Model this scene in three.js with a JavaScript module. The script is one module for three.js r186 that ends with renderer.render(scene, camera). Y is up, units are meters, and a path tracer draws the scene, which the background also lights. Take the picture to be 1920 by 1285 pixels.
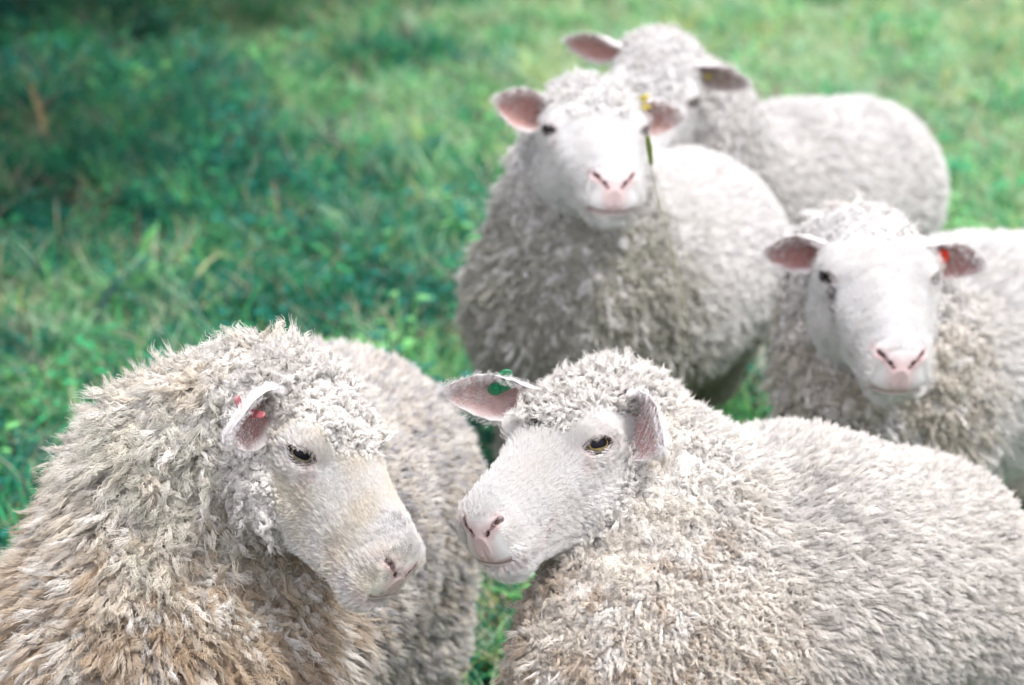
import * as THREE from 'three';
import { mergeGeometries } from 'three/addons/utils/BufferGeometryUtils.js';
import { createNoise3D } from 'simplex-noise';

// ---------------------------------------------------------------- camera, sky, sun, exposure
const scene = new THREE.Scene();
const camera = new THREE.PerspectiveCamera(16.74, 1024 / 685, 0.1, 400);
camera.position.set(0, 1.75, 0);
camera.rotation.set(THREE.MathUtils.degToRad(-21.9), 0, 0);
camera.focus = 2.5;
camera.userData.fStop = 3.7;
camera.updateMatrixWorld();
scene.add(camera);

const renderer = new THREE.WebGLRenderer({ antialias: true });
renderer.setSize(1024, 685);
renderer.toneMapping = THREE.LinearToneMapping;
renderer.toneMappingExposure = 2.38;
renderer.shadowMap.enabled = true;

{ // bright, thinly overcast sky: a little brighter overhead, a touch of blue
  const W = 128, Hh = 64, data = new Float32Array(W * Hh * 4);
  for (let j = 0; j < Hh; j++) {
    const el = ((j + 0.5) / Hh - 0.5) * Math.PI, s = Math.max(0, Math.sin(el));
    const L = 0.30 + 0.66 * s;
    for (let i = 0; i < W; i++) {
      const k = (j * W + i) * 4;
      data[k] = L * 0.975; data[k + 1] = L * 0.96; data[k + 2] = L * 1.07; data[k + 3] = 1;
    }
  }
  const sky = new THREE.DataTexture(data, W, Hh, THREE.RGBAFormat, THREE.FloatType);
  sky.mapping = THREE.EquirectangularReflectionMapping;
  sky.magFilter = THREE.LinearFilter; sky.needsUpdate = true;
  scene.background = sky; scene.environment = sky;
}
const sun = new THREE.DirectionalLight(new THREE.Color(1, 0.965, 0.92), 1.5);
sun.position.set(2.6, 7, -1.9); sun.target.position.set(0.2, 0, -3.2);
sun.castShadow = true; sun.shadow.radius = 24;
sun.shadow.mapSize.set(2048, 2048);
Object.assign(sun.shadow.camera, { left: -5, right: 5, top: 5, bottom: -5, near: 0.5, far: 20 });
scene.add(sun, sun.target);

// ---------------------------------------------------------------- small helpers
let seed = 12345;
function rnd() { seed = (seed + 0x6D2B79F5) | 0; let t = Math.imul(seed ^ (seed >>> 15), 1 | seed); t = (t + Math.imul(t ^ (t >>> 7), 61 | t)) ^ t; return ((t ^ (t >>> 14)) >>> 0) / 4294967296; }
const rr = (a, b) => a + (b - a) * rnd();
const noise = createNoise3D(rnd);
const V3 = (x, y, z) => new THREE.Vector3(x, y, z);
const clamp = (x, a = 0, b = 1) => Math.min(b, Math.max(a, x));
const sstep = (a, b, x) => { const t = clamp((x - a) / (b - a)); return t * t * (3 - 2 * t); };
const lerp = (a, b, t) => a + (b - a) * t;
const smin = (a, b, k) => { const h = Math.max(k - Math.abs(a - b), 0) / k; return Math.min(a, b) - h * h * k * 0.25; };
const smax = (a, b, k) => -smin(-a, -b, k);
const h3 = (x, y, z) => { let h = Math.imul(x, 374761393) ^ Math.imul(y, 668265263) ^ Math.imul(z, 2147483647 ^ 0x5bd1e995); h = Math.imul(h ^ (h >>> 13), 1274126177); return (h ^ (h >>> 16)) >>> 0; };
function worley(x, y, z) { // distance to the nearest feature point, and that point
  const ix = Math.floor(x), iy = Math.floor(y), iz = Math.floor(z); let best = 9, c = null;
  for (let i = -1; i <= 1; i++) for (let j = -1; j <= 1; j++) for (let k = -1; k <= 1; k++) { const h = h3(ix + i, iy + j, iz + k), px = ix + i + (h & 1023) / 1023, py = iy + j + (h >> 10 & 1023) / 1023, pz = iz + k + (h >> 20 & 1023) / 1023, d = Math.hypot(px - x, py - y, pz - z); if (d < best) { best = d; c = [px, py, pz]; } }
  return [best, c];
}
const taken = {};
function numbered(n) { const k = taken[n] = (taken[n] ?? -1) + 1; return k ? `${n}_${String(k).padStart(3, '0')}` : n; }
function tag(o, label, category, group) { o.userData.label = label; o.userData.category = category; if (group) o.userData.group = group; return o; }
function shade(o) { o.castShadow = true; o.receiveShadow = true; return o; }
function part(name, geo, mat, parent) { const m = shade(new THREE.Mesh(geo, mat)); m.name = name; parent.add(m); return m; }
function geoOf(pos, idx, col, nor) {
  const g = new THREE.BufferGeometry();
  g.setAttribute('position', new THREE.Float32BufferAttribute(pos, 3));
  if (col) g.setAttribute('color', new THREE.Float32BufferAttribute(col, 3));
  g.setIndex(idx);
  if (nor) g.setAttribute('normal', new THREE.Float32BufferAttribute(nor, 3)); else g.computeVertexNormals();
  return g;
}
// several thin tapered strands (each a list of points and radii) as one geometry
function strandsGeo(list, sides = 3) {
  const pos = [], idx = [], nor = [];
  const t = V3(), a = V3(), b = V3(), up = V3(), q = V3();
  for (const { pts, rad } of list) {
    const base = pos.length / 3, n = pts.length;
    for (let i = 0; i < n; i++) {
      t.subVectors(pts[Math.min(n - 1, i + 1)], pts[Math.max(0, i - 1)]).normalize();
      up.set(0.31, 0.2, 0.93); if (Math.abs(t.dot(up)) > 0.9) up.set(0.9, -0.3, 0.1);
      a.crossVectors(t, up).normalize(); b.crossVectors(t, a);
      for (let s = 0; s < sides; s++) {
        const w = s / sides * Math.PI * 2;
        q.copy(a).multiplyScalar(Math.cos(w)).addScaledVector(b, Math.sin(w));
        nor.push(q.x, q.y, q.z);
        pos.push(pts[i].x + q.x * rad[i], pts[i].y + q.y * rad[i], pts[i].z + q.z * rad[i]);
      }
      if (i) for (let s = 0; s < sides; s++) {
        const p0 = base + (i - 1) * sides + s, p1 = base + (i - 1) * sides + (s + 1) % sides, p2 = p0 + sides, p3 = p1 + sides;
        idx.push(p0, p1, p2, p1, p3, p2);
      }
    }
  }
  return geoOf(pos, idx, null, nor);
}
// naive surface nets over f(x,y,z) in a box
function surfaceNets(f, lo, hi, cell) {
  const n = [0, 1, 2].map(i => Math.ceil((hi[i] - lo[i]) / cell) + 1), [nx, ny, nz] = n;
  const F = new Float32Array(nx * ny * nz);
  for (let k = 0, p = 0; k < nz; k++) for (let j = 0; j < ny; j++) for (let i = 0; i < nx; i++, p++) F[p] = f(lo[0] + i * cell, lo[1] + j * cell, lo[2] + k * cell);
  const id = new Int32Array(nx * ny * nz).fill(-1), pos = [], idx = [];
  const sy = nx, sz = nx * ny, off = [0, 1, sy, sy + 1, sz, sz + 1, sz + sy, sz + sy + 1];
  const E = [[0, 1], [2, 3], [4, 5], [6, 7], [0, 2], [1, 3], [4, 6], [5, 7], [0, 4], [1, 5], [2, 6], [3, 7]];
  for (let k = 0; k < nz - 1; k++) for (let j = 0; j < ny - 1; j++) for (let i = 0; i < nx - 1; i++) {
    const p = i + j * sy + k * sz; let m = 0;
    for (let c = 0; c < 8; c++) if (F[p + off[c]] < 0) m |= 1 << c;
    if (m === 0 || m === 255) continue;
    let x = 0, y = 0, z = 0, c = 0;
    for (const [a, b] of E) {
      const fa = F[p + off[a]], fb = F[p + off[b]];
      if ((fa < 0) === (fb < 0)) continue;
      const t = fa / (fa - fb);
      x += (a & 1) + t * ((b & 1) - (a & 1)); y += (a >> 1 & 1) + t * ((b >> 1 & 1) - (a >> 1 & 1)); z += (a >> 2) + t * ((b >> 2) - (a >> 2)); c++;
    }
    id[p] = pos.length / 3;
    pos.push(lo[0] + (i + x / c) * cell, lo[1] + (j + y / c) * cell, lo[2] + (k + z / c) * cell);
  }
  for (let k = 1; k < nz - 1; k++) for (let j = 1; j < ny - 1; j++) for (let i = 1; i < nx - 1; i++) {
    const p = i + j * sy + k * sz, in0 = F[p] < 0;
    const quad = (q, u, v) => { if ((F[q] < 0) === in0) return; const a = id[p], b = id[p - u], c = id[p - u - v], d = id[p - v]; if (a < 0 || b < 0 || c < 0 || d < 0) return; in0 ? idx.push(a, b, c, a, c, d) : idx.push(a, c, b, a, d, c); };
    quad(p + 1, sy, sz); quad(p + sy, sz, 1); quad(p + sz, 1, sy);
  }
  return { pos, idx };
}
function gradNormals(f, pos, e) {
  const nor = new Float32Array(pos.length);
  for (let i = 0; i < pos.length; i += 3) {
    const x = pos[i], y = pos[i + 1], z = pos[i + 2];
    let a = f(x + e, y, z) - f(x - e, y, z), b = f(x, y + e, z) - f(x, y - e, z), c = f(x, y, z + e) - f(x, y, z - e);
    const l = Math.hypot(a, b, c) || 1; nor[i] = a / l; nor[i + 1] = b / l; nor[i + 2] = c / l;
  }
  return nor;
}

//@@MATERIALS
const M = {
  skin: new THREE.MeshPhysicalMaterial({ vertexColors: true, roughness: 0.9 }),
  wool: new THREE.MeshPhysicalMaterial({ color: 0xffffff, roughness: 1 }),
  hair: new THREE.MeshStandardMaterial({ color: new THREE.Color().setRGB(1, 1, 1), roughness: 1 }),
  ear: new THREE.MeshPhysicalMaterial({ vertexColors: true, roughness: 0.9, transmission: 0.12, thickness: 0 }),
  eyeball: new THREE.MeshPhysicalMaterial({ color: new THREE.Color().setRGB(0.06, 0.045, 0.035), roughness: 0.25, clearcoat: 0.3, clearcoatRoughness: 0.06 }),
  iris: new THREE.MeshPhysicalMaterial({ specularIntensity: 0.4, vertexColors: true, roughness: 0.3, clearcoat: 0.25, clearcoatRoughness: 0.06 }),
  pupil: new THREE.MeshPhysicalMaterial({ specularIntensity: 0.3, color: new THREE.Color().setRGB(0.008, 0.008, 0.012), roughness: 0.2, clearcoat: 0.12, clearcoatRoughness: 0.05 }),
  eyelid: new THREE.MeshStandardMaterial({ color: new THREE.Color().setRGB(0.055, 0.04, 0.036), roughness: 0.45 }),
  lash: new THREE.MeshStandardMaterial({ color: new THREE.Color().setRGB(0.6, 0.58, 0.56), roughness: 0.7 }),
  whisker: new THREE.MeshStandardMaterial({ color: new THREE.Color().setRGB(0.75, 0.73, 0.7), roughness: 0.5 }),
};
const plastic = (r, g, b) => new THREE.MeshPhysicalMaterial({ color: new THREE.Color().setRGB(r, g, b), roughness: 0.4, clearcoat: 0.3 });

//@@HEAD
// stations along the skull: distance forward, top, bottom, half width
const ST = [[-0.085, 0.0, -0.03, 0.012], [-0.075, 0.03, -0.05, 0.035], [-0.05, 0.052, -0.07, 0.056], [-0.01, 0.064, -0.088, 0.064], [0.03, 0.062, -0.101, 0.066], [0.06, 0.056, -0.104, 0.065], [0.09, 0.048, -0.097, 0.056], [0.125, 0.039, -0.082, 0.046], [0.16, 0.033, -0.075, 0.040], [0.19, 0.029, -0.070, 0.0365], [0.214, 0.024, -0.067, 0.0345], [0.230, 0.014, -0.061, 0.031], [0.241, 0.001, -0.053, 0.025], [0.247, -0.014, -0.040, 0.010]];
function station(z) {
  if (z <= ST[0][0]) return [ST[0][1], ST[0][2], ST[0][3]];
  for (let i = 1; i < ST.length; i++) if (z <= ST[i][0]) {
    const a = ST[i - 1], b = ST[i], p = ST[Math.max(0, i - 2)], n = ST[Math.min(ST.length - 1, i + 1)], t = (z - a[0]) / (b[0] - a[0]), h = b[0] - a[0];
    return [1, 2, 3].map(c => { // Hermite with finite-difference slopes
      const ma = (b[c] - p[c]) / (b[0] - p[0] || 1) * h, mb = (n[c] - a[c]) / (n[0] - a[0] || 1) * h, t2 = t * t, t3 = t2 * t;
      return (2 * t3 - 3 * t2 + 1) * a[c] + (t3 - 2 * t2 + t) * ma + (-2 * t3 + 3 * t2) * b[c] + (t3 - t2) * mb;
    });
  }
  const l = ST[ST.length - 1]; return [l[1], l[2], l[3]];
}
function segDist(x, y, z, a, b) {
  const ax = b[0] - a[0], ay = b[1] - a[1], az = b[2] - a[2], px = x - a[0], py = y - a[1], pz = z - a[2];
  const t = clamp((px * ax + py * ay + pz * az) / (ax * ax + ay * ay + az * az || 1));
  return [Math.hypot(px - ax * t, py - ay * t, pz - az * t), t];
}
const uw = z => z > 0.06 ? 0.06 + (z - 0.06) / 0.9 : z; // a shorter muzzle than the stations give
const mouthY = z => z < 0.19 ? lerp(-0.040, -0.0505, sstep(0.158, 0.19, z)) : z < 0.22 ? lerp(-0.0505, -0.054, sstep(0.19, 0.22, z)) : lerp(-0.054, -0.049, sstep(0.22, 0.245, z));
const EYE = { c: V3(0.0565, 0.021, 0.064), n: V3(0.84, 0.2, 0.46).normalize(), r: 0.0172 };
EYE.a = V3(0, 1, 0).cross(EYE.n).negate().addScaledVector(V3(0, 1, 0), 0.2).normalize(); EYE.a.addScaledVector(EYE.n, -EYE.a.dot(EYE.n)).normalize(); // towards the nose
EYE.b = EYE.a.clone().cross(EYE.n).normalize(); if (EYE.b.y < 0) EYE.b.negate();
const OPEN = { a: 0.0182, b: 0.0084 };
function almond(u, v) { const R = (OPEN.a ** 2 + OPEN.b ** 2) / (2 * OPEN.b), c = R - OPEN.b; return Math.max(Math.hypot(u, v + c) - R, Math.hypot(u, v - c) - R); }
const MOUTH = [[0, -0.0405, 0.246], [0.012, -0.0440, 0.240], [0.022, -0.0465, 0.226], [0.030, -0.0465, 0.206], [0.0365, -0.041, 0.182], [0.040, -0.033, 0.163]];
const NOSTRIL = [[0.0280, 0.0035, 0.2310], [0.0235, 0.0015, 0.2390], [0.0170, -0.0050, 0.2460], [0.0125, -0.0110, 0.2490]];
function chain(x, y, z, c) { let d = 9; for (let i = 1; i < c.length; i++) d = Math.min(d, segDist(x, y, z, c[i - 1], c[i])[0]); return d; }
const nostrilDist = (x, y, z) => Math.min(chain(x, y, z, NOSTRIL), chain(x + 0.003, y + 0.002, z + 0.006, NOSTRIL), chain(x + 0.005, y + 0.004, z + 0.012, NOSTRIL));
function headSDF(x0, y, zr, fine) {
  const x = Math.abs(x0), z = uw(zr);
  if (!fine) { const o = Math.hypot(x, y, z - 0.08); if (o > 0.32) return o - 0.2; }
  const [top, bot, w0] = station(z), cy = (top + bot) / 2, h = (top - bot) / 2;
  const ry = clamp((y - cy) / h, -1.4, 1.4), sn = sstep(0.07, 0.15, z);
  const w = w0 * (1 + lerp(0.06, -0.16, sn) * ry - 0.10 * sn * (1 - ry * ry) * 0 );
  const n = 2.25, q = Math.pow(Math.pow(x / w, n) + Math.pow(Math.abs(y - cy) / h, n), 1 / n);
  let d = (q - 1) * Math.min(w, h);
  if (z > 0.247) d = Math.max(d, z - 0.247); if (z < -0.085) d = Math.max(d, -0.085 - z);
  d = smin(d, Math.hypot(x - 0.036, y + 0.05, z - 0.062) - 0.034, 0.03);        // cheek
  d = smin(d, Math.hypot(x - 0.052, y - 0.030, z - 0.058) - 0.019, 0.022);      // brow
  if (fine) {
    d = smin(d, Math.hypot(x - EYE.c.x, y - EYE.c.y, zr - EYE.c.z) - 0.0200, 0.009);  // lids
    d = smin(d, Math.hypot(x - 0.019, y + 0.004, z - 0.224) - 0.0155, 0.012);     // nose wings
    d = smin(d, Math.hypot(x - 0.018, y + 0.036, z - 0.222) - 0.0185, 0.012);     // upper lip
    d = smin(d, Math.hypot(x * 0.8, y + 0.060, z - 0.213) - 0.0190, 0.012);       // chin
    d = smin(d, segDist(x, y, z, [0.045, 0.004, 0.095], [0.030, -0.012, 0.15])[0] - 0.012, 0.02); // facial crest
    if (z > 0.19) d = smax(d, -(nostrilDist(x, y, z) - lerp(0.0034, 0.0010, sstep(0.232, 0.248, z))), 0.003);
    d = smax(d, -(segDist(x, y, z, [0, -0.016, 0.253], [0, -0.047, 0.247])[0] - 0.0028), 0.004);
    if (z > 0.15) { const my = (y - mouthY(z) - 6 * x * x) / 0.0021; d += 0.0042 * Math.exp(-my * my) * sstep(0.156, 0.17, z); }
    // groove in front of the eye
    d = smax(d, -(segDist(x, y, z, [0.0585, 0.010, 0.085], [0.054, 0.001, 0.096])[0] - 0.0022), 0.005);
    const ex = x - EYE.c.x, ey = y - EYE.c.y, ez = zr - EYE.c.z, dn = ex * EYE.n.x + ey * EYE.n.y + ez * EYE.n.z;
    if (Math.abs(dn) < 0.05) {
      const u = ex * EYE.a.x + ey * EYE.a.y + ez * EYE.a.z, v = ex * EYE.b.x + ey * EYE.b.y + ez * EYE.b.z;
      d = Math.max(d, -Math.max(almond(u, v), 0.002 - dn));
    }
  }
  return d;
}
//@@EAR
function earGeo(side, spec) {
  // spec: dir (base to tip), open (side the cup faces), len, wid, bend
  const d = V3(...spec.dir).normalize(), nn = V3(...spec.open); nn.addScaledVector(d, -nn.dot(d)).normalize();
  const e = V3().crossVectors(d, nn), L = spec.len, hwm = spec.wid / 2;
  const prof = [[0, 0.42], [0.12, 0.62], [0.3, 0.92], [0.48, 1], [0.66, 0.88], [0.82, 0.62], [0.93, 0.34], [0.98, 0.16], [1, 0.03]];
  const pr = u => { for (let i = 1; i < prof.length; i++) if (u <= prof[i][0]) { const a = prof[i - 1], b = prof[i]; return lerp(a[1], b[1], (u - a[0]) / (b[0] - a[0])); } return 0.03; };
  const NU = 26, NV = 14, pos = [], col = [], idx = [];
  const P = (u, v, off) => {
    const hw = hwm * pr(u), A = lerp(spec.roll ?? 1.9, spec.flat ?? 0.75, sstep(0, 0.75, u)), rho = hw / Math.sin(Math.min(A, 1.5)), ph = v * A;
    const c = d.clone().multiplyScalar(L * u).addScaledVector(nn, (spec.bend ?? 0.1) * L * u * u);
    const rad = e.clone().multiplyScalar(Math.sin(ph)).addScaledVector(nn, -Math.cos(ph)); // outward from the trough's axis
    return c.addScaledVector(nn, rho).addScaledVector(rad, rho + off);
  };
  for (const sgn of [1, -1]) {
    const base = pos.length / 3;
    for (let i = 0; i <= NU; i++) for (let j = 0; j <= NV; j++) {
      const u = i / NU, v = j / NV * 2 - 1, edge = Math.sqrt(Math.max(0, 1 - v * v)), th = 0.0032 * (0.25 + 0.75 * edge) * (1 - 0.5 * u);
      const p = P(u, v, sgn * th * 0.5 + 0.0012 * noise(u * 6 + side * 9, v * 3, sgn)); pos.push(p.x, p.y, p.z);
      const inner = sgn < 0 ? sstep(0.98, 0.72, Math.abs(v) + 0.12 * noise(u * 5, v * 3, 7 + side)) * sstep(0.99, 0.86, u + 0.05 * noise(v * 4, u * 3, 3)) : 0;
      const k = 0.5 + 0.5 * noise(u * 7, v * 4, 5 + side * 3), pk = spec.pink ?? [0.50, 0.27, 0.235], wh = [0.76, 0.72, 0.71];
      for (let c = 0; c < 3; c++) col.push(lerp(wh[c], pk[c] * (0.8 + 0.35 * k), inner));
    }
    for (let i = 0; i < NU; i++) for (let j = 0; j < NV; j++) {
      const a = base + i * (NV + 1) + j, b = a + 1, c = a + NV + 1, f = c + 1;
      sgn > 0 ? idx.push(a, b, c, b, f, c) : idx.push(a, c, b, b, c, f);
    }
    if (sgn < 0) { // close the rim
      const o = 0, q = base;
      for (let i = 0; i < NU; i++) for (const j of [0, NV]) { const a = o + i * (NV + 1) + j, b = a + NV + 1, c = q + i * (NV + 1) + j, f = c + NV + 1; idx.push(a, c, b, b, c, f); }
    }
  }
  return { geo: geoOf(pos, idx, col), P };
}

//@@LOCKS
const X = V3(1, 0, 0);
function curlyLock(len, curlR, turns, n, spread, thick) {
  const list = [], bx = rr(-0.2, 0.2), bz = rr(-0.2, 0.2), hook = rr(0.4, 1.2), ha = rr(0, 6.28);
  for (let s = 0; s < n; s++) {
    const stray = s > n - 6, a0 = rr(0, 6.28), r0 = Math.sqrt(rnd()) * spread, ox = Math.cos(a0) * r0, oz = Math.sin(a0) * r0;
    const ph = rr(-0.3, 0.3) * (stray ? 3 : 1), L = len * rr(0.8, 1.05) * (stray ? 1.1 : 1), cr = curlR * rr(0.85, 1.12), tn = turns * rr(0.95, 1.05), N = 13, pts = [], rad = [];
    const wx = stray ? rr(-0.2, 0.2) : 0, wz = stray ? rr(-0.2, 0.2) : 0;
    for (let i = 0; i <= N; i++) {
      const t = i / N, w = tn * 6.283 * t + ph, k = cr * sstep(0, 0.3, t) * (1 + 0.35 * t), pinch = lerp(1, 0.3, t * t), hk = hook * len * 0.28 * t * t * t;
      pts.push(V3(ox * pinch + Math.cos(w) * k + (bx + wx) * L * t * t + Math.cos(ha) * hk, L * t - 0.35 * hk, oz * pinch + Math.sin(w) * k + (bz + wz) * L * t * t + Math.sin(ha) * hk));
      rad.push(thick * (t < 0.75 ? 1 : lerp(1, 0.25, (t - 0.75) / 0.25)));
    }
    list.push({ pts, rad });
  }
  return strandsGeo(list);
}
function shagLock(len, amp, waves, n, spread, thick) { // a long flat-waved staple that hangs and parts at the tip
  const list = [], pa = rr(0, 6.28), hook = rr(-0.5, 0.9);
  for (let s = 0; s < n; s++) {
    const stray = s > n - 6, a0 = rr(0, 6.28), r0 = Math.sqrt(rnd()) * spread, ox = Math.cos(a0) * r0, oz = Math.sin(a0) * r0, L = len * rr(0.72, 1.06), ph = pa + rr(-0.45, 0.45), am = amp * rr(0.8, 1.2), N = 20, pts = [], rad = [];
    const sp = (s % 3 - 1) * 0.05 + (stray ? rr(-0.2, 0.2) : 0);
    for (let i = 0; i <= N; i++) {
      const t = i / N, w = ph + waves * 6.283 * t, k = am * (0.3 + 0.9 * t);
      pts.push(V3(ox * lerp(1, 0.3, t) + Math.sin(w) * k + hook * len * 0.2 * t * t * t + sp * L * t * t, L * t, oz * lerp(1, 0.3, t) + Math.cos(w * 0.7) * k * 0.4 + sp * L * t * t * 0.6));
      rad.push(thick * (t < 0.7 ? 1 : lerp(1, 0.2, (t - 0.7) / 0.3)));
    }
    list.push({ pts, rad });
  }
  return strandsGeo(list);
}
function knobLock(R, n, thick) { // a tight felted knot of curled fibres over a dense core
  const list = [];
  for (let s = 0; s < n; s++) {
    const ax = V3(rr(-1, 1), rr(-0.6, 0.6), rr(-1, 1)).normalize(), st = V3(rr(-1, 1), rr(-0.2, 1), rr(-1, 1)).normalize(), N = 9, pts = [], rad = [];
    const sweep = rr(1.4, 3.2), R0 = R * rr(0.86, 1.06);
    for (let i = 0; i <= N; i++) {
      const t = i / N, p = st.clone().applyAxisAngle(ax, sweep * t).multiplyScalar(R0 * (1 + 0.1 * Math.sin(t * 9 + s)));
      p.y += R * 0.6; pts.push(p); rad.push(thick * (i === 0 || i === N ? 0.35 : 1));
    }
    list.push({ pts, rad });
  }
  const core = new THREE.IcosahedronGeometry(R * 0.86, 2); core.deleteAttribute('uv');
  const cp = core.attributes.position; for (let i = 0; i < cp.count; i++) { const k = 1 + 0.09 * noise(cp.getX(i) * 420 + R * 1e4, cp.getY(i) * 420, cp.getZ(i) * 420); cp.setXYZ(i, cp.getX(i) * k, cp.getY(i) * k + R * 0.6, cp.getZ(i) * k); }
  return mergeGeometries([strandsGeo(list).toNonIndexed(), core.index ? core.toNonIndexed() : core]);
}
function fluffLock(len, n, spread, splay, wav, thick) { // a pointed, gently crimped staple
  const list = [], bx = rr(-0.22, 0.22), bz = rr(-0.22, 0.22), p0 = rr(0, 6.28), f0 = rr(2.2, 3.4);
  for (let s = 0; s < n; s++) {
    const stray = s > n - 6, a0 = rr(0, 6.28), r0 = Math.sqrt(rnd()) * spread, ox = Math.cos(a0) * r0, oz = Math.sin(a0) * r0, L = len * rr(0.7, 1.08), N = 11, pts = [], rad = [];
    const sx = ox / spread * splay + rr(-1, 1) * (stray ? 0.25 : 0.04), sz = oz / spread * splay + rr(-1, 1) * (stray ? 0.25 : 0.04), p1 = p0 + rr(-0.5, 0.5), fr = f0 * rr(0.95, 1.05);
    for (let i = 0; i <= N; i++) {
      const t = i / N, k = wav * (0.3 + 0.7 * t);
      pts.push(V3(ox * lerp(1, 0.15, t * t) + sx * L * t * (1 - 0.4 * t) + bx * L * t * t + Math.sin(p1 + t * 6.28 * fr) * k, L * t, oz * lerp(1, 0.15, t * t) + sz * L * t * (1 - 0.4 * t) + bz * L * t * t + Math.cos(p1 + t * 6.28 * fr) * k));
      rad.push(thick * (t < 0.6 ? 1 : lerp(1, 0.2, (t - 0.6) / 0.4)));
    }
    list.push({ pts, rad });
  }
  return strandsGeo(list);
}
const LOCK = {
  curl: [0, 1, 2, 3, 4].map(() => curlyLock(0.026, rr(0.0016, 0.0027), rr(1.5, 2.5), 17, 0.0028, 0.00036)),
  long: [0, 1, 2, 3, 4].map(() => curlyLock(0.044, rr(0.0020, 0.0034), rr(1.6, 2.4), 20, 0.0038, 0.0004)),
  shag: [0, 1, 2, 3, 4, 5].map(() => shagLock(0.047, rr(0.0012, 0.0022), rr(2.6, 4.2), 18, 0.0031, 0.00034)),
  fine: [0, 1, 2, 3, 4].map(() => fluffLock(0.022, 15, 0.0036, 0.16, 0.0009, 0.00034)),
  knob: [0, 1, 2].map(() => knobLock(0.0052, 46, 0.00042)),
  fluff: [0, 1, 2, 3, 4].map(() => fluffLock(0.028, 16, 0.0030, 0.1, 0.0011, 0.00035)),
};
const HAIR = [0, 1].map(() => { // a few short flat-lying hairs
  const list = [];
  for (let s = 0; s < 12; s++) { const o = V3(rr(-0.008, 0.008), rr(-0.0005, 0.0005), rr(-0.008, 0.008)), L = rr(0.0035, 0.0065), b = rr(-0.3, 0.3); list.push({ pts: [0, 0.5, 1].map(t => V3(o.x + b * L * t, L * t * 0.95, o.z + 0.25 * L * t * t)), rad: [0.00017, 0.00015, 0.00005] }); }
  return strandsGeo(list);
});

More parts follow.
